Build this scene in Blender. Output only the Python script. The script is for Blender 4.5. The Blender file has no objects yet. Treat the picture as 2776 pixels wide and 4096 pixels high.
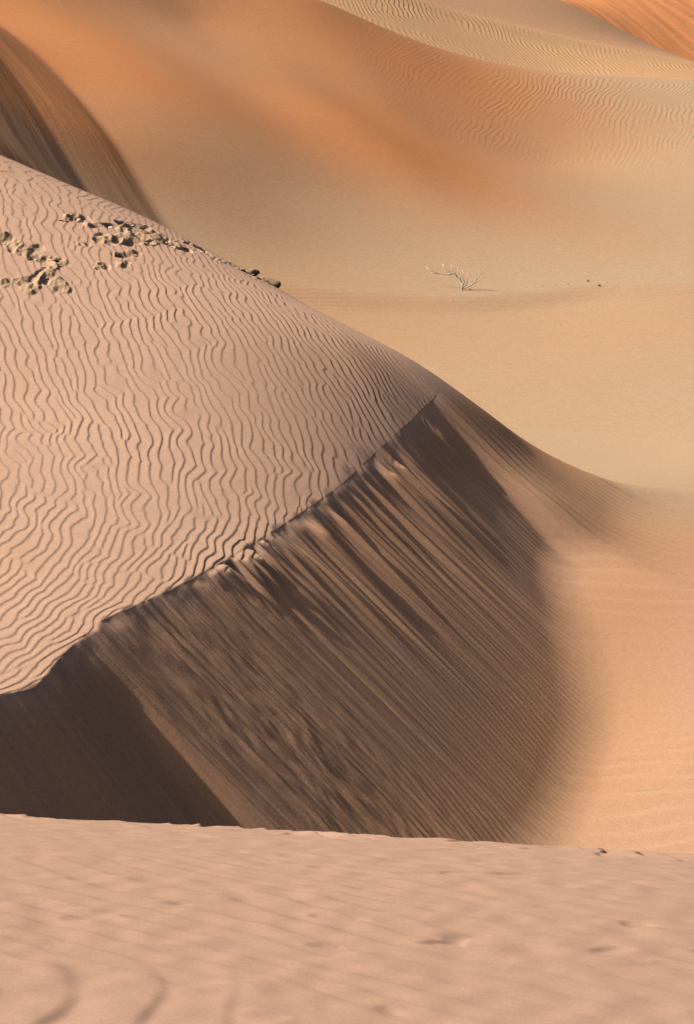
# Desert dunes seen through a long lens from a dune crest. Everything is built in
# world metres: +Y is away from the camera, +X to the right, camera at the origin.
import bpy, math, random
import numpy as np

scene = bpy.context.scene
COL = scene.collection
rng = np.random.default_rng(11)
random.seed(5)

# ------------------------------------------------------------------ noise tools
def cubic(F, x, y):
    """Catmull-Rom sample of a periodic 2-D array at float index coordinates."""
    n, m = F.shape
    xi = np.floor(x).astype(np.int64); yi = np.floor(y).astype(np.int64)
    fx = x - xi; fy = y - yi
    def w(f):
        return (((-.5*f + 1)*f - .5)*f, ((1.5*f - 2.5)*f)*f + 1,
                ((-1.5*f + 2)*f + .5)*f, (.5*f - .5)*f*f)
    wx, wy = w(fx), w(fy)
    out = 0
    for a in range(4):
        ia = (xi + a - 1) % n
        r = 0
        for b in range(4):
            r = r + wy[b]*F[ia, (yi + b - 1) % m]
        out = out + wx[a]*r
    return out

_noise = {}
def noise(x, y, seed=0):
    """Band-limited noise, unit variance, feature size about one unit."""
    if seed not in _noise:
        r = np.random.default_rng(seed + 100)
        n = 256
        g = np.fft.fft2(r.standard_normal((n, n)))
        k = np.fft.fftfreq(n)
        K = np.hypot(k[:, None], k[None, :])*4
        g *= np.exp(-(K/.55)**2)*(K > .0)
        v = np.fft.ifft2(g).real
        _noise[seed] = v/v.std()
    return cubic(_noise[seed], np.asarray(x)*4 + 31.7*seed, np.asarray(y)*4 + 17.3*seed)

def fbm(x, y, octaves=4, gain=.5, seed=0):
    v = 0; a = 1; s = 0
    for o in range(octaves):
        v = v + a*noise(x*2**o, y*2**o, seed + o); s += a*a; a *= gain
    return v/math.sqrt(s)

_phas = {}
def ripple(S, T, ss, st, seed, lee=.22, sharp=1.0):
    """Wind ripples: sawtooth height 0..1 over the carrier S (in cycles), with the
    forks and dead ends of a narrow-band random wave field. ss, st: bandwidths."""
    key = (seed, ss, st)
    if key not in _phas:
        r = np.random.default_rng(seed + 900)
        n = 512
        g = np.fft.fft2(r.standard_normal((n, n)) + 1j*r.standard_normal((n, n)))
        k = np.fft.fftfreq(n)*3
        g *= np.exp(-.5*(k[:, None]/ss)**2 - .5*(k[None, :]/st)**2)
        v = np.fft.ifft2(g)
        _phas[key] = v/np.sqrt((np.abs(v)**2).mean())
    F = cubic(_phas[key], S*3, T*3)
    ph = (S + np.angle(F)/(2*np.pi)) % 1.0
    amp = np.clip(np.abs(F)*4, 0, 1)
    up = np.clip(ph/(1 - lee), 0, 1)
    dn = np.clip((1 - ph)/lee, 0, 1)
    h = np.where(ph < 1 - lee, up*up*(3 - 2*up)*.35 + up*.65, dn*dn*(3 - 2*dn))
    return (h - .5)*amp

def sstep(a, b, x):
    t = np.clip((x - a)/(b - a), 0, 1); return t*t*(3 - 2*t)
def smin(a, b, k):
    h = np.clip(.5 + .5*(b - a)/k, 0, 1); return b + (a - b)*h - k*h*(1 - h)
def smax(a, b, k): return -smin(-a, -b, k)

class RBF:
    """Thin-plate surface through (x, y, z) points."""
    def __init__(self, pts, lam=1e-3):
        P = np.array(pts, float); self.P = P; n = len(P)
        K = self.k(np.hypot(P[:, None, 0] - P[None, :, 0], P[:, None, 1] - P[None, :, 1]))
        A = np.zeros((n + 3, n + 3)); A[:n, :n] = K + lam*np.eye(n)*np.abs(K).mean()
        Q = np.c_[np.ones(n), P[:, :2]]; A[:n, n:] = Q; A[n:, :n] = Q.T
        self.w = np.linalg.solve(A, np.r_[P[:, 2], 0, 0, 0])
    @staticmethod
    def k(r): return r*r*np.log(np.maximum(r, 1e-6))
    def __call__(self, x, y):
        z = self.w[-3] + self.w[-2]*x + self.w[-1]*y
        for (px, py, _), w in zip(self.P, self.w):
            z = z + w*self.k(np.hypot(x - px, y - py))
        return z

def fit_phase(rows, cubic_terms=True):
    """Smooth scalar field: constant along the first pair of each row, two cycles
    across its second pair (pairs of ground points)."""
    R = np.array(rows); c = np.array([R[:, 0::2].mean(), R[:, 1::2].mean()])
    def B(x, y):
        x = (x - c[0])/5; y = (y - c[1])/5
        b = [x, y, x*x, x*y, y*y]
        if cubic_terms: b += [x**3, x*x*y, x*y*y, y**3, x**4, x**3*y, x*x*y*y, x*y**3, y**4]
        return b
    M = []; v = []
    for r in R:
        L = math.hypot(r[2]-r[0], r[3]-r[1]); W = math.hypot(r[6]-r[4], r[7]-r[5])
        M.append((np.array(B(r[2], r[3])) - np.array(B(r[0], r[1])))*W/L*3.5); v.append(0)
        M.append((np.array(B(r[6], r[7])) - np.array(B(r[4], r[5])))*2.5); v.append(5)
    M = np.array(M); v = np.array(v)
    co = np.linalg.solve(M.T@M + .001*np.eye(M.shape[1]), M.T@v)
    return lambda x, y: sum(a*b for a, b in zip(co, B(x, y)))

# ------------------------------------------------------------------ mesh tools
def grid_object(name, X, Y, Z, mat, attrs=None):
    n, m = X.shape
    me = bpy.data.meshes.new(name)
    co = np.stack([X, Y, Z], -1).reshape(-1, 3).astype(np.float32)
    i = np.arange(n*m, dtype=np.int32).reshape(n, m)
    q = np.stack([i[:-1, :-1], i[1:, :-1], i[1:, 1:], i[:-1, 1:]], -1).reshape(-1, 4)
    # face up
    a, b, c = co[q[0, 0]], co[q[0, 1]], co[q[0, 3]]
    if np.cross(b - a, c - a)[2] < 0: q = q[:, ::-1]
    me.vertices.add(n*m); me.vertices.foreach_set('co', co.ravel())
    me.loops.add(q.size); me.loops.foreach_set('vertex_index', np.ascontiguousarray(q).ravel())
    me.polygons.add(len(q)); me.polygons.foreach_set('loop_start', np.arange(0, q.size, 4, dtype=np.int32))
    me.update(calc_edges=True)
    me.polygons.foreach_set('use_smooth', np.ones(len(q), bool))
    for k, v in (attrs or {}).items():
        at = me.attributes.new(k, 'FLOAT', 'POINT')
        at.data.foreach_set('value', np.broadcast_to(v, X.shape).astype(np.float32).ravel())
    o = bpy.data.objects.new(name, me); COL.objects.link(o)
    me.materials.append(mat)
    return o

def mesh_object(name, verts, faces, mat, parent=None, smooth=True):
    me = bpy.data.meshes.new(name); me.from_pydata([tuple(v) for v in verts], [], faces); me.update()
    me.polygons.foreach_set('use_smooth', np.full(len(me.polygons), smooth))
    o = bpy.data.objects.new(name, me); COL.objects.link(o); me.materials.append(mat)
    if parent: o.parent = parent
    return o

def tag(o, label=None, cat=None, group=None, kind=None):
    if label: o['label'] = label
    if cat: o['category'] = cat
    if group: o['group'] = group
    if kind: o['kind'] = kind
    return o

# ------------------------------------------------------------------ materials
def sand(name, pale, deep, patch_scale=.25, grain=90.0, ripples=None, streaks=None, plain=None, rough=.95):
    """Sand: two mineral colours mixed by large soft patches (and by the mesh
    attribute 'tint'), a fine grain, and bump. Object space equals world space."""
    m = bpy.data.materials.new(name); m.use_nodes = True
    nt = m.node_tree; N = nt.nodes; L = nt.links
    bs = N['Principled BSDF']
    bs.inputs['Roughness'].default_value = rough
    bs.inputs['Specular IOR Level'].default_value = .12
    tc = N.new('ShaderNodeTexCoord')
    def node(t, **kw):
        n = N.new(t)
        for k, v in kw.items(): setattr(n, k, v)
        return n
    def math_(op, a, b=None):
        n = node('ShaderNodeMath', operation=op)
        for i, s in enumerate((a, b)):
            if s is None: continue
            if isinstance(s, (int, float)): n.inputs[i].default_value = s
            else: L.new(s, n.inputs[i])
        return n.outputs[0]
    def tex(scale, detail=2, rough_=.55, vec=None):
        n = node('ShaderNodeTexNoise'); n.inputs['Scale'].default_value = scale
        n.inputs['Detail'].default_value = detail; n.inputs['Roughness'].default_value = rough_
        L.new(vec or tc.outputs['Object'], n.inputs['Vector']); return n.outputs['Fac']
    at = node('ShaderNodeAttribute', attribute_name='tint')
    patch = tex(patch_scale, 3)
    f = math_('ADD', at.outputs['Fac'], math_('MULTIPLY', math_('SUBTRACT', patch, .5), .55))
    g1 = tex(grain, 1, .6); g2 = tex(grain*.31, 2, .6)
    gsum = math_('ADD', math_('MULTIPLY', math_('SUBTRACT', g1, .5), .55), math_('MULTIPLY', math_('SUBTRACT', g2, .5), .30))
    f = math_('ADD', f, math_('MULTIPLY', gsum, .5))
    fc = node('ShaderNodeClamp'); L.new(f, fc.inputs[0])
    mix = node('ShaderNodeMix', data_type='RGBA')
    L.new(fc.outputs[0], mix.inputs[0]); mix.inputs[6].default_value = (*pale, 1); mix.inputs[7].default_value = (*deep, 1)
    colour = mix.outputs[2]
    if plain:
        ap = node('ShaderNodeAttribute', attribute_name='plain')
        m2 = node('ShaderNodeMix', data_type='RGBA'); L.new(ap.outputs['Fac'], m2.inputs[0])
        L.new(colour, m2.inputs[6]); m2.inputs[7].default_value = (*plain, 1); colour = m2.outputs[2]
    val = math_('ADD', 1.0, math_('MULTIPLY', gsum, .85))
    sc = node('ShaderNodeVectorMath', operation='SCALE'); L.new(colour, sc.inputs[0]); L.new(val, sc.inputs['Scale'])
    L.new(sc.outputs[0], bs.inputs['Base Color'])
    h = math_('MULTIPLY', gsum, .0016*90/grain)
    for (axis_deg, lam, amp, wob, region) in (ripples or []):
        # parallel wind ripples: sawtooth-like wave along a ground direction, warped
        mp = node('ShaderNodeMapping'); mp.inputs['Rotation'].default_value = (0, 0, -math.radians(axis_deg))
        L.new(tc.outputs['Object'], mp.inputs['Vector'])
        st = node('ShaderNodeMapping'); st.inputs['Scale'].default_value = (1, .45, 1); L.new(mp.outputs[0], st.inputs['Vector'])
        sx = node('ShaderNodeSeparateXYZ'); L.new(mp.outputs[0], sx.inputs[0])
        w1 = math_('MULTIPLY', math_('SUBTRACT', tex(.9/lam*.35, 2, .5, st.outputs[0]), .5), wob)
        w2 = math_('MULTIPLY', math_('SUBTRACT', tex(.3, 1), .5), 6.0)
        ph = math_('ADD', math_('DIVIDE', sx.outputs['X'], lam), math_('ADD', w1, w2))
        fr = math_('FRACT', ph)
        up = math_('DIVIDE', fr, .72); dn = math_('DIVIDE', math_('SUBTRACT', 1.0, fr), .28)
        saw = math_('MINIMUM', up, dn)
        ss = node('ShaderNodeMapRange', interpolation_type='SMOOTHSTEP'); L.new(saw, ss.inputs[0])
        am = node('ShaderNodeAttribute', attribute_name=region)
        brk = node('ShaderNodeMapRange'); L.new(tex(.55/lam*.12, 2), brk.inputs[0])
        brk.inputs[1].default_value = .36; brk.inputs[2].default_value = .6
        a_ = math_('MULTIPLY', math_('MULTIPLY', am.outputs['Fac'], amp), brk.outputs[0])
        h = math_('ADD', h, math_('MULTIPLY', ss.outputs[0], a_))
    for (axis_deg, lam, length, amp, region) in (streaks or []):
        # avalanche streaks: noise stretched down the slope
        mp = node('ShaderNodeMapping'); mp.inputs['Rotation'].default_value = (0, 0, -math.radians(axis_deg)); L.new(tc.outputs['Object'], mp.inputs['Vector'])
        st = node('ShaderNodeMapping'); st.inputs['Scale'].default_value = (1/lam, 1/length, .0); L.new(mp.outputs[0], st.inputs['Vector'])
        am = node('ShaderNodeAttribute', attribute_name=region)
        h = math_('ADD', h, math_('MULTIPLY', math_('MULTIPLY', math_('SUBTRACT', tex(1.0, 2, .6, st.outputs[0]), .5), am.outputs['Fac']), amp))
    bump = node('ShaderNodeBump'); bump.inputs['Strength'].default_value = 1; bump.inputs['Distance'].default_value = 1
    L.new(h, bump.inputs['Height']); L.new(bump.outputs[0], bs.inputs['Normal'])
    return m

def plain_mat(name, col, rough=.9, var=.15, scale=40):
    m = bpy.data.materials.new(name); m.use_nodes = True
    nt = m.node_tree; N = nt.nodes; L = nt.links; bs = N['Principled BSDF']
    bs.inputs['Roughness'].default_value = rough; bs.inputs['Specular IOR Level'].default_value = .15
    tc = N.new('ShaderNodeTexCoord'); n = N.new('ShaderNodeTexNoise'); n.inputs['Scale'].default_value = scale
    n.inputs['Detail'].default_value = 3; L.new(tc.outputs['Object'], n.inputs['Vector'])
    r = N.new('ShaderNodeMix'); r.data_type = 'RGBA'
    r.inputs[6].default_value = (*[c*(1-var) for c in col], 1); r.inputs[7].default_value = (*[min(1, c*(1+var)) for c in col], 1)
    L.new(n.outputs['Fac'], r.inputs[0]); L.new(r.outputs[2], bs.inputs['Base Color'])
    return m

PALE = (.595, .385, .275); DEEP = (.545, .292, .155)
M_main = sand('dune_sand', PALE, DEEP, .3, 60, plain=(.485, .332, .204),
              streaks=[(59, .06, 1.6, .016, 'slip'), (59, .022, 1.2, .004, 'slip'), (59, .16, 2.6, .020, 'slip')])
M_fg = sand('foreground_sand', (.43, .275, .20), (.42, .25, .166), .5, 330)
M_ground = sand('plain_sand', (.478, .334, .207), (.56, .232, .09), .10, 24,
                ripples=[(96, .22, .005, 1.6, 'ripple_plain'), (-14, .16, .0065, 1.5, 'ripple_slope')],
                streaks=[(21.7, .22, 7, .014, 'ripple_streak'), (21.7, .08, 2, .007, 'ripple_streak')])
M_far = sand('far_sand', (.62, .365, .185), (.57, .32, .19), .05, 14,
             ripples=[(8, .20, .012, .9, 'ripple_slope'), (60, .20, .010, 2.6, 'ripple_plain')])
M_orange = sand('orange_sand', (.86, .36, .145), (.84, .32, .12), .08, 14)

# ------------------------------------------------------------------ ground and main dune shapes
GROUND = RBF([(1.3, 13, -8.25), (-3, 15, -8.3), (4, 15, -8.15), (2.11,22.00,-7.14), (2.54,21.20,-7.36), (2.58,20.70,-7.52), (2.33,19.80,-7.82), (2.15,19.30,-7.93), (1.70,18.20,-8.10), (1.51,17.80,-8.08), (3.41,20.90,-7.40), (3.12,18.90,-7.80), (2.78,16.60,-8.14),
              (3.3, 25.9, -7.2), (5.5, 25.5, -7.42), (-4, 25, -7.9), (4.2, 30.5, -7.98), (7, 31, -7.9), (9, 24, -7.6), (8, 16, -8.1),
              (3, 36, -8.35), (-5, 36, -8.15), (9.6, 36, -8.35), (7.28, 46, -8.35), (2.47, 46, -8.35), (-1.02, 48, -7.83),
              (9.65, 62, -7.5), (5.65, 62, -7.59), (1.3, 56, -6.8), (-.08, 58, -6.15), (-3.45, 54, -5.95), (-5.95, 54, -5.25), (-1.1, 52, -7.1), (-7.4, 56, -4.75), (-5.65, 51, -5.85), (-12, 58, -4.0),
              (-4.23, 47.5, -7.2), (-9.6, 61, -3.9), (-12, 48, -7.4), (-4.5, 68, -4.1),
              (11.72, 76, -6.69), (9.21, 76, -6.55), (6.79, 75, -6.30), (4.53, 74, -5.86), (2.68, 73, -5.28), (.73, 72, -4.46), (-.94, 71, -3.72),
              (-3.3, 71, -3.2), (-7.4, 68, -3.2), (-10.4, 66, -3.0), (-9, 75, -1.2), (-14, 74, -1.0), (-15, 62, -4), (18, 76, -7),
              (12.7, 82, -8.2), (6.8, 82, -8.0), (1.5, 80, -6.8), (-3, 79, -5.0), (-12, 80, -2.4), (20, 84, -8.6)], 2e-4)

def ground_z(x, y):
    z = GROUND(x, y)
    a = math.radians(111.7)                      # slip face of the background dune, upper left
    left = -(x + 3.85)*math.sin(a) + (y - 47.5)*math.cos(a)
    left = left + .03*noise(y/2.5, x*0, 63)
    face = z + .46*left + .35*np.maximum(left - 1.7, 0)
    return z, face

def plain_z(x, y):
    return GROUND(x, y)

BRINK = np.array([(-2.67, 16.0), (-2.41, 16.15), (-2.30, 16.6), (-2.04, 17.4), (-1.49, 18.4), (-1.0, 19.4),
                  (-.54, 20.4), (-.08, 21.4), (.28, 22.4), (.69, 23.5), (.95, 24.3)])
WIND = RBF([(-2.67, 16, -6.05), (-2.30, 16.6, -5.99), (-2.04, 17.4, -5.93), (-1.49, 18.4, -5.96), (-1, 19.4, -5.95), (-.54, 20.4, -5.93),
            (-.08, 21.4, -5.88), (.28, 22.4, -5.80), (.69, 23.5, -5.71), (.95, 24.3, -5.61),
            (-4.82, 31, -3.73), (-3.74, 30, -4.01), (-2.74, 29.3, -4.31), (-1.76, 28.3, -4.62), (-.83, 27.3, -4.95), (.04, 26.4, -5.28), (.86, 25.6, -5.54),
            (1.42,25.00,-5.85), (1.77,25.00,-6.12), (2.13,25.00,-6.42), (2.89,25.50,-6.85), (3.73,26.30,-7.26), (4.72,27.00,-7.57), (1.68,23.60,-6.29), (1.45,23.30,-6.21), (2.11,23.30,-6.54), (2.31,23.10,-6.71), (2.67,22.40,-7.08), (2.41,22.40,-7.12), (3.11,21.60,-7.36), (3.77,23.30,-7.23), (4.17,25.60,-7.32), (2.38,20.50,-7.18), (3.08,24.00,-6.98),
            (2.2, 28.0, -7.9), (3.4, 28.6, -8.3), (4.8, 29.5, -8.6), (6.5, 25, -7.45),
            (-3.53, 22, -5.12), (-3.3, 18.6, -5.66),
            (-4.5, 34, -4.9), (-2.2, 32.2, -5.5), (-.2, 30.2, -6.2), (1.4, 28.0, -7.1),
            (-7.5, 33, -3.2), (-7, 24, -4.3), (-6, 18, -5.4), (-5, 14, -6.3), (-8, 37, -4.5)], 1e-5)
TPEAK = float(np.hypot(*np.diff(BRINK, axis=0).T).sum())
RIP1 = [(-4.15,28.57,-3.95,27.59,-4.22,27.80,-3.87,28.34),
 (-3.55,24.18,-3.47,23.79,-3.68,23.96,-3.34,24.01),
 (-3.18,21.32,-3.11,20.92,-3.30,21.08,-2.99,21.15),
 (-2.56,23.34,-2.48,22.98,-2.68,23.13,-2.36,23.19),
 (-2.55,25.73,-2.43,25.21,-2.64,25.39,-2.33,25.56),
 (-1.49,24.79,-1.36,24.41,-1.56,24.52,-1.29,24.68),
 (-0.81,24.98,-0.67,24.66,-0.85,24.71,-0.62,24.93),
 (-0.49,24.16,-0.36,23.91,-0.54,23.95,-0.31,24.12),
 (-0.00,24.10,0.12,23.90,-0.05,23.91,0.17,24.09),
 (-0.91,22.91,-0.83,22.60,-1.00,22.69,-0.73,22.84),
 (0.25,23.30,0.34,23.05,0.18,23.06,0.41,23.28),
 (0.44,24.10,0.56,23.91,0.40,23.91,0.60,24.10),
 (-1.24,20.90,-1.21,20.55,-1.38,20.65,-1.08,20.80),
 (-0.39,21.58,-0.38,21.23,-0.53,21.30,-0.24,21.51),
 (-1.98,19.83,-1.98,19.45,-2.13,19.58,-1.83,19.69),
 (-2.65,18.89,-2.69,18.54,-2.84,18.66,-2.50,18.77),
 (-1.87,18.71,-1.90,18.34,-2.04,18.45,-1.72,18.60),
 (-2.43,17.28,-2.52,17.06,-2.64,17.12,-2.31,17.22),
 (-2.61,16.74,-2.70,16.57,-2.83,16.62,-2.48,16.70),
 (-1.36,19.62,-1.36,19.25,-1.50,19.36,-1.22,19.51),
 (-3.29,27.87,-3.12,26.95,-3.36,27.16,-3.04,27.65),
 (-2.07,26.12,-1.93,25.53,-2.15,25.68,-1.86,25.97)]
S_WIND = fit_phase(RIP1)
PATCH1 = [(-3.25,26.86),(-3.05,26.71),(-2.88,26.89),(-2.69,27.09),(-2.87,26.27),(-2.67,26.34),(-2.54,27.21),(-2.42,26.53),(-2.24,26.83),(-2.08,26.82),(-1.96,27.50),(-1.77,27.08),(-1.55,26.90),(-1.34,27.05),(-1.21,27.04),(-1.05,27.02),(-2.37,27.20),(-2.60,26.77)]
PATCH2 = [(-3.99,25.68),(-3.81,25.53),(-3.67,25.44),(-3.58,25.33),(-3.47,25.23),(-3.31,25.15),(-3.42,24.82),(-3.20,24.58),(-3.54,24.57),(-3.30,24.67),(-3.79,24.58)]
PATCH3 = [(-2.68,25.68),(-2.58,25.41),(-2.82,25.24),(-3.09,25.87),(-2.52,25.86)]

def disturbed(x, y):
    """Trampled, crusted patches on the windward slope: 0..1."""
    d = np.full(np.shape(x), 9.0)
    for P, r in ((PATCH1, .17), (PATCH2, .13), (PATCH3, .08)):
        for px, py in P:
            d = np.minimum(d, np.hypot(x - px, (y - py)*.75)/r)
    d = d + .28*noise(x/.16, y/.2, 41)
    return 1 - sstep(.75, 1.15, d)

def brink_xy(t):
    seg = np.r_[0, np.cumsum(np.hypot(*np.diff(BRINK, axis=0).T))]
    P = BRINK
    x = np.interp(t, seg, P[:, 0]); y = np.interp(t, seg, P[:, 1])
    lo = t < 0; x = np.where(lo, P[0, 0] + t*.75, x); y = np.where(lo, P[0, 1] + t*.66, y)
    hi = t > seg[-1]; e = (t - seg[-1])
    x = np.where(hi, P[-1, 0] + e*.34, x); y = np.where(hi, P[-1, 1] + e*.94, y)
    return x, y

GA = math.radians(-31); GX, GY = math.cos(GA), math.sin(GA)

def build_dune():
    t = np.r_[np.arange(-3.5, -.6, .02), np.arange(-.6, 9.9, .0115), np.arange(9.9, 13.2, .018), np.linspace(13.25, 18, 50)]
    d = np.r_[np.linspace(-13, -9.4, 40), np.arange(-9.3, -.12, .0098), np.arange(-.12, .12, .006), np.arange(.12, 3.6, .018), np.linspace(3.63, 8.5, 190)]
    # smooth brink curve
    bx, by = brink_xy(t)
    for _ in range(3):
        k = np.hanning(27); k /= k.sum()
        pad = lambda a: np.convolve(np.pad(a, 13, mode='reflect', reflect_type='odd'), k, 'valid')
        n0 = int(np.searchsorted(t, 9.6)); bx[:n0] = pad(bx)[:n0]; by[:n0] = pad(by)[:n0]
    T, Dm = np.meshgrid(t, d, indexing='ij')
    X = bx[:, None] + GX*Dm; Y = by[:, None] + GY*Dm
    W = WIND(X, Y)
    P = plain_z(X, Y) + .006
    # -- wind ripples on the windward slope
    S = S_WIND(X, Y)
    S = S*1.70 + .36*np.abs(noise(X/.32, Y/.44, 3)) + .15*np.abs(noise(X/.22, Y/.25, 4)) - .10*noise(X/.9, Y/.8, 5)
    Rw = ripple(S, Y/.105, .09, .13, 1, .16)
    dist = disturbed(X, Y)
    ampw = .0088*(.85 + .15*noise(X/1.2, Y/1.2, 9))*(1 - dist)
    ampw = ampw*(1 - .45*sstep(TPEAK - .6, TPEAK + 1.6, T + .25*Dm))
    # -- crest height along the brink and slip face
    zb = WIND(bx, by)
    zb = np.convolve(np.pad(zb, 20, mode='edge'), np.hanning(43)[1:-1]/np.hanning(43).sum(), 'valid')[:len(t)]
    dd = np.maximum(Dm, 0)
    # scalloped lip and flutes running down from it
    right = sstep(3.2, 5.0, T)
    lip = .012*noise(T/.17, dd*.0 + 5, 12) + .006*noise(T/.07, dd*0 + 2, 13)
    flute = (.040*right*noise((T + .06*dd)/.11, dd/1.6, 14) + .030*right*noise((T + .04*dd)/.055, dd/1.5, 15))*np.exp(-(dd/1.3)**2)*sstep(.03, .35, dd)*(1 - .75*sstep(TPEAK - 2.0, TPEAK - 1.0, T))
    broken = np.exp(-((T - 3.9)/.6)**2)*np.exp(-(dd/.55)**2)*sstep(.0, .08, dd)          # cracked, slumped bit of the lip
    flute = flute + broken*(.05*noise(T/.09, dd/.5, 16) + .04*np.abs(noise(T/.05, dd/.35, 17)))
    off = lip*np.exp(-(dd/.5)**2) + flute
    tan_a = .690 - .17*sstep(4.2, TPEAK, T)*sstep(1.2, 2.8, dd) - .07*sstep(1.9, 2.9, dd) \
        + .24*(1 - sstep(1.0, 1.25, T + .10*noise(dd/.5, dd*0 + 3, 18) - .03*dd)) \
        + .17*sstep(TPEAK - 2.2 + .9*dd, TPEAK - 1.2 + .9*dd, T)*(1 - sstep(.40, .95, dd + .10*noise(T/.2, dd*0, 19)))
    ddel = np.diff(d, prepend=d[0])*(d > 0)
    drop = np.cumsum(tan_a*ddel[None, :], axis=1) + np.where(Dm < 0, .690*Dm, 0)
    SF = zb[:, None] - drop + .7*off
    over = np.maximum(T - (TPEAK + .12 - .36*dd), -.15) + .15
    SF = SF + 1.1*over*over/(over + .25)
    # streaks of avalanched sand, long in d, fine in t
    low = sstep(.5, 1.6, dd)
    tw = T + .025*noise(dd/1.2, T/.6, 20)
    streak = .0034*noise(tw/.085, dd/2.0, 21) + .0022*noise(tw/.036, dd/1.4, 22) + .007*noise(tw/.32, dd/2.6, 23)
    tongue = np.exp(-((T - 2.3)/.9)**2)*sstep(.05, .4, dd)
    lumps = tongue*(.0050*fbm((T + .03*noise(dd/.5, T/.5, 26) + .05*dd)/.11, dd/.42, 3, .6, 25))
    streak = streak - .012*np.clip(noise((tw + .03*dd)/.042, dd/2.6, 27) - 1.1, 0, 1) + .008*np.clip(noise((tw - .02*dd)/.07, dd/1.4, 28) - 1.2, 0, 1)
    rr = ripple((T + .10*np.maximum(dd - 1.2, 0)**2)/.075 + .25*noise(T/.6, dd/.8, 31), dd/.1, .06, .03, 6, .35)
    rmask = sstep(.9, 2.1, dd + .16*(T - 4.5) + .15*noise(T/.8, dd*0, 39))*sstep(1.5, 3.5, T)*sstep(.5, .9, dd)
    SF = SF + (streak*sstep(0, .15, dd))*(1 - .6*rmask) + lumps + .0050*rr*rmask
    # -- flank beyond the peak and the plain: their own ripples
    fl = sstep(TPEAK - .6, TPEAK + .4, T)*sstep(-.9, .2, Dm)
    az = math.radians(52)
    Sf = (X*math.cos(az) + Y*math.sin(az))/.16 + .35*noise(X/1.0, Y/1.0, 33)
    Rf = ripple(Sf, (X + Y)/.4, .06, .06, 7, .3)
    Wr = W + ampw*Rw*(1 - fl) + .018*fl*Rf*sstep(-.1, .5, Dm)
    Wr = Wr + dist*(.012*fbm(X/.11, Y/.2, 3, .6, 44) - .027*np.abs(noise(X/.13, Y/.24, 45)) + .014)
    Wr = Wr + .45*sstep(.15, .9, dd)*(1 - sstep(-.55, .05, T - (TPEAK + .02 - .36*dd)))
    kk = .012 + .25*sstep(TPEAK - 1.1, TPEAK + .1, T)
    Z = np.where(Dm > -1.5, smin(Wr, SF, kk), Wr)
    Sp = Y/.24 + .10*X + .3*noise(X/.9, Y/.9, 35)
    Rp = ripple(Sp, X/.24, .10, .05, 8, .35)
    Pr = P + .008*Rp*sstep(0, 2.0, Dm)*(.6 + .4*noise(X/1.3, Y/1.3, 36))*(1 - sstep(28, 31, Y))
    Z = smax(Z, Pr, .19 + 0*T)
    slip = sstep(.0, .09, Wr - SF)*sstep(.0, .10, Dm)*(.45 + .55*sstep(-.6, .9, noise(T/.45, dd/1.4, 38)))*sstep(.04, .3, Z - P)
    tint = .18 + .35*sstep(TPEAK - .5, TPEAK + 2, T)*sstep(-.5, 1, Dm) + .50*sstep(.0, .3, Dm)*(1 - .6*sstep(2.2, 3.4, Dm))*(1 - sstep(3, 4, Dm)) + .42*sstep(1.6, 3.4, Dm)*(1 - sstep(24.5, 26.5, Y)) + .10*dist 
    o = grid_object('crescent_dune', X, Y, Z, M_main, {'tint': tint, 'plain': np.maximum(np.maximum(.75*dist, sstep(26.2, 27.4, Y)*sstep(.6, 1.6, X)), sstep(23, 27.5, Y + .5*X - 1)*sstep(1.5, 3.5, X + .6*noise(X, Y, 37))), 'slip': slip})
    tag(o, 'rippled sand dune with a sharp brink and dark streaked slip face, middle of the scene', 'sand dune', kind='structure')
    return o

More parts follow.
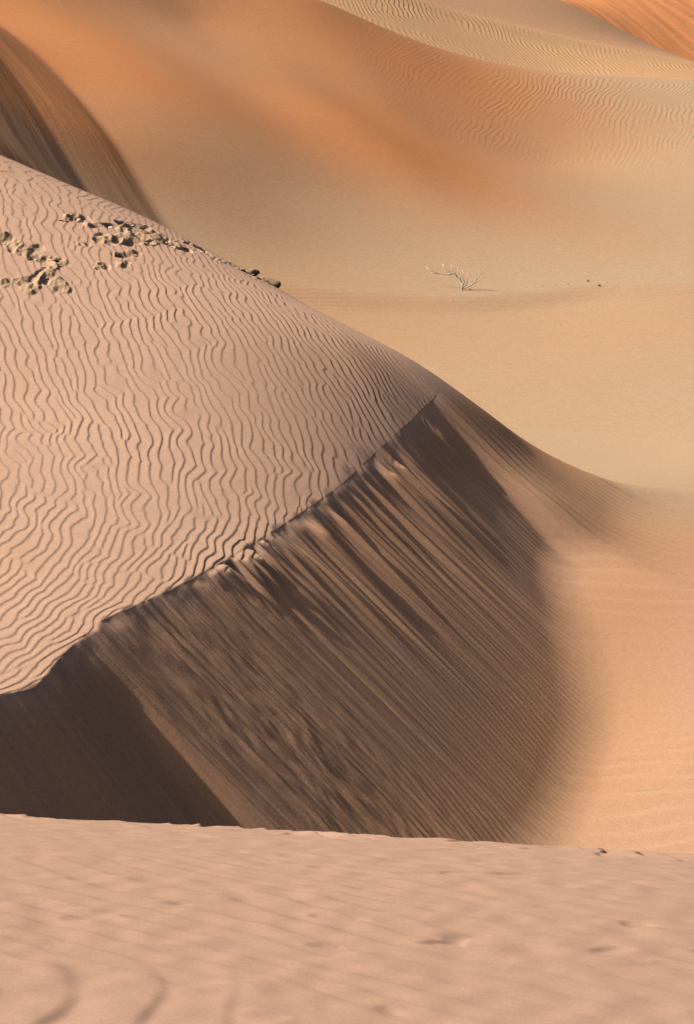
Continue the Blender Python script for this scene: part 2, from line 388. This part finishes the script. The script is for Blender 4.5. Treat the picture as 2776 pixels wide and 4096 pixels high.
def build_foreground():
    x = np.r_[np.linspace(-14, -1.75, 60), np.arange(-1.7, 1.7, .0065), np.linspace(1.75, 14, 60)]
    y = np.r_[np.linspace(-8, 2.6, 50), np.arange(2.65, 5.2, .008), np.arange(5.2, 5.85, .012), np.arange(5.85, 6.85, .006), np.arange(6.85, 7.4, .015), np.linspace(7.45, 16, 90)]
    X, Y = np.meshgrid(x, y, indexing='ij')
    yc = 6.28 - .24*X + .05*noise(X/1.3, X*0, 50) + .015*noise(X/.35, X*0, 51)
    q = Y - 3.2
    zb = -1.822 - .226*q - .0330*q*q - .055*X
    slope_c = .226 + .066*(yc - 3.2); zc = -1.822 - .226*(yc - 3.2) - .033*(yc - 3.2)**2 - .055*X
    dl = np.maximum(Y - yc, 0); d0 = (.66 - slope_c)/1.1
    lee = zc - slope_c*dl - .55*np.minimum(dl, d0)**2 - (.66 - slope_c)*np.maximum(dl - d0, 0)
    Z = np.where(Y < yc, zb, lee)
    Z = np.where(Y < 3.2, -1.822 - .226*q - .0330*np.minimum(q, 0)**2*(-.2) - .055*X, Z)
    az = math.radians(50)
    S = (X*math.cos(az) + Y*math.sin(az))/.10 + .18*noise(X/.3, Y/.3, 52) + .35*noise(X/1.1, Y/1.1, 53)
    R = ripple(S, (X*math.sin(az) - Y*math.cos(az))/.125, .13, .10, 9, .25)
    amp = .0021*np.clip(.75 + .45*noise(X/.8, Y/.8, 54), .15, 1.6)
    near = np.exp(-(((X + .45)/.35)**2 + ((Y - 3.25)/.35)**2))
    crest = np.exp(-((Y - yc + .18)/.22)**2)*(.6 + .4*sstep(.6, -.6, X))
    az2 = math.radians(18)
    S2 = (X*math.cos(az2) + Y*math.sin(az2))/.19 + .3*noise(X/.4, Y/.4, 55)
    R2 = ripple(S2, Y/.19, .15, .2, 10, .2)
    marks = np.clip(noise(X/.09, Y/.06, 57) - 1.45, 0, .7)*np.clip(.5 + noise(X/.5, Y/.5, 58), 0, 1)
    R3 = ripple(S2*1.7, Y/.12, .25, .3, 14, .15)
    Z = Z - .009*marks + amp*R*(1 - near) +  .007*near*R2 + (.020*1.0*.8*crest*np.clip(.3 + .9*noise(X/.22, Y/.3, 59), 0, 1.5))*R3 + .0015*noise(X/.06, Y/.06, 56)
    Z = np.maximum(Z, GROUND(X, Y) - .3)
    o = grid_object('foreground_dune', X, Y, Z, M_fg, {'tint': np.full_like(X, .3)})
    tag(o, 'pale pinkish foreground dune with faint ripples, along the bottom of the photo', 'sand dune', kind='structure')

def build_ground():
    x = np.r_[np.linspace(-400, -30, 40), np.arange(-29.5, -12, .5), np.arange(-12, 16, .09), np.arange(16.2, 30, .5), np.linspace(31, 400, 40)]
    y = np.r_[np.linspace(-120, 8, 30), np.arange(9, 27, .3), np.arange(27, 84, .11), np.linspace(84.5, 600, 60)]
    X, Y = np.meshgrid(x, y, indexing='ij')
    cx = np.clip(X, -16, 20); cy = np.clip(Y, 13, 84)
    z, face = ground_z(cx, cy)
    lf = sstep(47 - 12, 47 - 2, cy)
    Z0 = np.maximum(z, np.where((cy > 36) & (cy < 66) & (cx < 0), face, -99))
    Z = np.where((cx < 0) & (cy > 36), smax(z, face*lf + (1 - lf)*-12, .06), z)
    out = np.hypot(X - cx, Y - cy)
    Z = Z*(1 - sstep(0, 40, out)) + (-8.5)*sstep(0, 40, out)
    onface = sstep(-.06, .10, face - z)*sstep(34, 40, cy)*(cx < 0)
    g = math.radians(-68.3)
    al = X*math.cos(g) + Y*math.sin(g); ac = -X*math.sin(g) + Y*math.cos(g)
    Z = Z + onface*(.004*noise(ac/.55, al/6, 60) + .003*noise(ac/.22, al/5, 61))
    # low crest running past the shrub
    yl = 45.3 + .55*sstep(1.5, 3.4, X) + .9*sstep(2.6, 6, X) + .08*noise(X/1.5, X*0, 65)
    Z = Z - .13*sstep(-.05, 1.3, yl - Y)*(1 - sstep(2.5, 9, yl - Y))*sstep(-6, -1, X)*(1 - .6*sstep(3.5, 7, X))
    # broad soft flutes on the slope above the hollow
    up = sstep(48, 56, Y)*(1 - sstep(66, 72, Y))*(1 - sstep(1, 4, X))*(1 - onface)
    Z = Z + up*.045*noise((X*.93 + Y*.36)/2.2, (Y*.93 - X*.36)/11, 62)
    sl_u = (X*.80 + Y*.60); sl_v = (-X*.60 + Y*.80)
    soft = noise(sl_u/3.5, sl_v/9, 64)
    hollow = np.exp(-((X - .2)/4.5)**2 - ((Y - 56)/7)**2)
    hill = sstep(46, 58, Y + .5*soft)*(1 - sstep(-1, 10, X - .25*(Y - 56)))
    below = sstep(-.05, .25, yl - Y)*(1 - sstep(3, 9, yl - Y))
    tint = .10 + .14*below + .38*hollow + .62*hill + .35*sstep(47, 52, Y)*(1 - sstep(-6, 0, X + .3*(Y - 50)))*(1 - sstep(62, 70, Y)) + .06*soft*sstep(44, 54, Y) + .30*onface + .14*(1 - sstep(-4, 3, X))*(1 - sstep(44, 50, Y))  # upper-left slope term deepens the colour in place of slope shading
    rs = sstep(58, 66, Y)*sstep(-1.5, 7, X)
    o = grid_object('ground', X, Y, Z, M_ground, {'tint': tint, 'ripple_plain': (1 - rs)*(1 - onface)*(1 - sstep(46, 54, Y)*.6),
                                                 'ripple_slope': rs, 'ripple_streak': onface})
    tag(o, 'pale yellow sand plain rising into an orange background dune slope', 'sand', kind='structure')

def build_far():
    F2 = RBF([(14.15, 92, -7.37), (9.85, 92, -6.57), (6.25, 92, -5.77), (4.46, 92, -5.34), (-1.18, 90, -3.95), (12.95, 84, -7.55), (7.6, 84, -7.1), (3.01, 82, -6.1),
              (15.38, 100, -7.92), (11.76, 101, -6.34), (9.6, 102, -5.35), (8.0, 97, -5.35), (12.5, 96.5, -6.95), (20, 92, -8.5), (22, 100, -9), (-6, 92, -3), (-6, 104, -1.5), (16, 108, -8.9), (11, 110, -7), (2, 106, -3.5)], 1e-4)
    x = np.arange(-14, 30, .12); y = np.arange(80, 112, .12)
    X, Y = np.meshgrid(x, y, indexing='ij')
    Z = F2(X, Y)
    r = 1 - sstep(91.2, 92.8, Y)
    Z = Z + .12*np.exp(-((Y - 91.5)/.9)**2)
    o = grid_object('far_dune', X, Y, Z, M_far, {'tint': .1 + .55*(1 - r), 'ripple_slope': r, 'ripple_plain': 1 - r})
    tag(o, 'far pale dune band with fine upright ripples behind the background slope', 'sand dune', kind='structure')
    F3 = RBF([(16, 104, -8.24), (12.23, 105, -6.59), (9.98, 106, -5.56), (16.56, 108.5, -7.4), (18, 121, -5.6), (12, 121, -3.8), (14, 112, -5.9), (22, 116, -7.4), (22, 108, -8.8), (8, 108, -5.2), (8, 114, -4.5)], 1e-4)
    x = np.arange(4, 34, .12); y = np.arange(103, 127, .12)
    X, Y = np.meshgrid(x, y, indexing='ij'); Z = F3(X, Y)
    ac = X*.94 + Y*.34; al = -X*.34 + Y*.94
    Z = Z + .010*noise(ac/.6, al/4, 70) + .009*noise(ac/.26, al/3, 71)
    o = grid_object('orange_dune', X, Y, Z, M_orange, {'tint': np.full_like(X, .4), 'ripple_streak': .7})
    tag(o, 'saturated orange streaked dune face at the top right corner', 'sand dune', kind='structure')

build_dune(); build_foreground(); build_ground(); build_far()

# ------------------------------------------------------------------ dry shrub on the plain
def tube(path, r0, r1, sides=6):
    P = np.array(path, float); n = len(P); V = []; F = []
    for i in range(n):
        tdir = P[min(i+1, n-1)] - P[max(i-1, 0)]; tdir /= np.linalg.norm(tdir)
        a = np.cross(tdir, [0, 1, 0.01]); a /= np.linalg.norm(a); b = np.cross(tdir, a)
        r = r0 + (r1 - r0)*i/(n - 1)
        for s in range(sides):
            an = 2*math.pi*s/sides; V.append(P[i] + r*(math.cos(an)*a + math.sin(an)*b))
    for i in range(n-1):
        for s in range(sides):
            F.append((i*sides+s, i*sides+(s+1) % sides, (i+1)*sides+(s+1) % sides, (i+1)*sides+s))
    F.append(tuple(range(sides))[::-1]); F.append(tuple((n-1)*sides+s for s in range(sides)))
    return V, F

M_wood = plain_mat('bleached_wood', (.95, .83, .66), .85, .04, 30)
bx, by = 2.42, 46.0
bz = float(ground_z(np.array([bx]), np.array([by]))[0][0])
shrub = bpy.data.objects.new('dry_shrub', None); shrub.location = (bx, by, bz); shrub.rotation_euler = (-.6, 0, 0); shrub.scale = (1, 1, 1.12); COL.objects.link(shrub)
tag(shrub, 'bleached leafless dry shrub with fanned bare twigs on the pale plain', 'dry shrub')
TW = [  # outline of each twig, metres in the shrub's own upright plane, plus lean and thickness
    ('stem', [(0, 0), (.008, .10), (-.025, .165), (-.10, .264), (-.20, .347), (-.30, .42), (-.36, .48), (-.41, .545)], .05, .017, .007),
    ('branch', [(-.20, .345), (-.30, .335), (-.50, .385), (-.66, .455), (-.75, .53)], .16, .010, .004),
    ('branch', [(-.10, .264), (-.17, .36), (-.21, .43), (-.222, .50)], -.08, .010, .004),
    ('branch', [(-.025, .165), (-.05, .27), (-.09, .35), (-.10, .45)], -.15, .010, .004),
    ('branch', [(.005, .08), (.045, .16), (.015, .29), (.012, .43)], .12, .009, .004),
    ('branch', [(.012, .04), (.09, .10), (.105, .22), (.115, .38)], .05, .009, .004),
    ('branch', [(.012, .03), (.18, .085), (.30, .20), (.38, .31), (.48, .42), (.53, .46)], -.05, .011, .004),
    ('branch', [(.24, .14), (.34, .19), (.43, .28), (.47, .30)], .10, .008, .004),
    ('twig', [(-.50, .385), (-.58, .395), (-.66, .42)], .2, .006, .003),
    ('twig', [(.30, .20), (.31, .28), (.35, .37)], -.1, .006, .003),
]
for nm, pts, lean, r0, r1 in TW:
    P = [(a, lean*abs(a) + lean*.3*b, b) for a, b in pts]
    V, F = tube(P, r0*.95, r1*1.0)
    mesh_object(nm, V, F, M_wood, shrub)

# ------------------------------------------------------------------ broken crust clods, stones
M_clod = sand('crust_sand', (.72, .50, .35), (.60, .39, .25), .8, 70)
def rock(seed, sx, sy, sz, n=10, jag=.28):
    r = np.random.default_rng(seed)
    V = []; F = []
    ph = r.uniform(0, 99, 3)
    for i in range(n + 1):
        la = math.pi*i/n - math.pi/2
        for j in range(2*n):
            lo = math.pi*j/n
            v = np.array([math.cos(la)*math.cos(lo), math.cos(la)*math.sin(lo), math.sin(la)])
            V.append(v)
    V = np.array(V)
    planes = r.standard_normal((14, 3)); planes /= np.linalg.norm(planes, axis=1)[:, None]
    cut = r.uniform(.55, .95, 14)
    dots = np.maximum(V@planes.T, 1e-3)
    rad = np.minimum(1, (cut/dots).min(1))
    rad *= 1 + jag*.25*noise(V[:, 0]*1.7 + ph[0], V[:, 1]*1.7 + V[:, 2]*1.3 + ph[1], 80)
    V = V*rad[:, None]*np.array([sx, sy, sz])
    for i in range(n):
        for j in range(2*n):
            F.append((i*2*n+j, i*2*n+(j+1) % (2*n), (i+1)*2*n+(j+1) % (2*n), (i+1)*2*n+j))
    return V, F

def wind_z(x, y): return float(WIND(np.array([x]), np.array([y]))[0])
CLODS = []
protos = []
for i in range(6):
    V, F = rock(200 + i, .075, .075, .05)
    protos.append((V, F))
proto_mesh = []
for V, F in protos:
    me = bpy.data.meshes.new('sand_clod'); me.from_pydata([tuple(v) for v in V], [], F); me.update()
    me.polygons.foreach_set('use_smooth', np.ones(len(me.polygons), bool)); me.materials.append(M_clod); proto_mesh.append(me)

def clod(x, y, s, label, group, k=None, stretch=(1, 1, 1), rz=None, dz=0):
    o = bpy.data.objects.new('sand_clod', proto_mesh[random.randrange(6) if k is None else k]); COL.objects.link(o)
    o.location = (x, y, wind_z(x, y) + dz + .012*s)
    o.scale = (s*stretch[0], s*stretch[1], s*stretch[2])
    o.rotation_euler = (random.uniform(-.3, .3), random.uniform(-.3, .3), random.uniform(0, 6.28) if rz is None else rz)
    tag(o, label, 'sand clod', group)
    return o

for P, spread, label, group, n, smax_ in (
        (PATCH1, .15, 'small crusted sand clod in the large trampled patch along the dune skyline', 'sand clods in the patch along the skyline', 46, 1.15),
        (PATCH2, .11, 'small pale sand clod in the trampled patch at the left edge', 'sand clods in the patch at the left edge', 30, .85),
        (PATCH3, .05, 'small sand clod lying alone on ripples between the two trampled patches', 'scattered clods between the patches', 9, .6)):
    for i in range(n):
        px, py = P[i % len(P)]
        clod(px + random.gauss(0, spread), py + random.gauss(0, spread*1.2), random.uniform(.25, smax_*.62)*(1 if random.random() < .8 else 1.4), label, group,
             stretch=(1, random.uniform(.7, 1.5), random.uniform(.18, .34)), dz=-.016)
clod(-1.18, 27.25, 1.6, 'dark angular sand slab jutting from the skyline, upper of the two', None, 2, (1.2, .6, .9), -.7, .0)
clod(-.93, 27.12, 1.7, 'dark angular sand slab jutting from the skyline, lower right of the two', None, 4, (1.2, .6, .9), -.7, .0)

M_dark_slab = plain_mat('dark_slab_sand', (.30, .20, .13), .95, .3, 30)  # darker sand colour for the two skyline slabs
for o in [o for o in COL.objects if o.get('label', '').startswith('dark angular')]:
    o.data = o.data.copy(); o.data.materials[0] = M_dark_slab
M_red = plain_mat('red_stone', (.42, .14, .07), .8, .2, 60)
for (x, y, s, lab, grp) in [(5.16, 47.0, .030, 'reddish pebble on the pale plain, upper left of the close pair', None),
                            (5.36, 46.55, .032, 'reddish pebble on the pale plain, lower right of the close pair', None),
                            (4.70, 46.7, .016, 'tiny reddish pebble in a faint trail across the plain', 'trail of tiny pebbles'),
                            (4.45, 46.6, .014, 'tiny reddish pebble in a faint trail across the plain', 'trail of tiny pebbles'),
                            (4.15, 46.5, .014, 'tiny reddish pebble in a faint trail across the plain', 'trail of tiny pebbles'),
                            (3.80, 46.4, .012, 'tiny reddish pebble in a faint trail across the plain', 'trail of tiny pebbles')]:
    V, F = rock(int(x*1000), s, s, s*.8, 6)
    o = mesh_object('pebble', V, F, M_red, None, False)
    o.location = (x, y, float(ground_z(np.array([x]), np.array([y]))[0][0]) + s*.4)
    tag(o, lab, 'pebble', grp)

# ------------------------------------------------------------------ light, sky, camera
SUN_EL, SUN_AZ = 38.0, 160.0
w = bpy.data.worlds.new('World'); scene.world = w; w.use_nodes = True
nt = w.node_tree
sky = nt.nodes.new('ShaderNodeTexSky'); sky.sky_type = 'NISHITA'; sky.sun_disc = False
sky.sun_elevation = math.radians(SUN_EL); sky.sun_rotation = math.radians(90 - SUN_AZ)
sky.dust_density = 8.0; sky.air_density = .5; sky.ozone_density = .6
nt.links.new(sky.outputs[0], nt.nodes['Background'].inputs['Color'])
nt.nodes['Background'].inputs['Strength'].default_value = .08
sl = bpy.data.lights.new('sun', 'SUN'); sl.energy = 5.0; sl.angle = math.radians(.6); sl.color = (1, .92, .80)
so = bpy.data.objects.new('sun', sl); COL.objects.link(so)
so.rotation_euler = (math.radians(90 - SUN_EL), 0, math.radians(SUN_AZ + 90))
cam = bpy.data.cameras.new('camera'); co = bpy.data.objects.new('camera', cam); COL.objects.link(co)
cam.sensor_fit = 'VERTICAL'; cam.sensor_height = 24.0; cam.lens = 24.0*2218/1024
cam.clip_start = .1; cam.clip_end = 3000
co.location = (0, 0, 0); co.rotation_euler = (math.radians(90 - 16), 0, 0)
cam.dof.use_dof = True; cam.dof.focus_distance = 21.0; cam.dof.aperture_fstop = (cam.lens/1000)/.0018
scene.camera = co
scene.cycles.diffuse_bounces = 0
scene.view_settings.view_transform = 'Standard'; scene.view_settings.look = 'None'
scene.view_settings.exposure = 0; scene.view_settings.gamma = 1
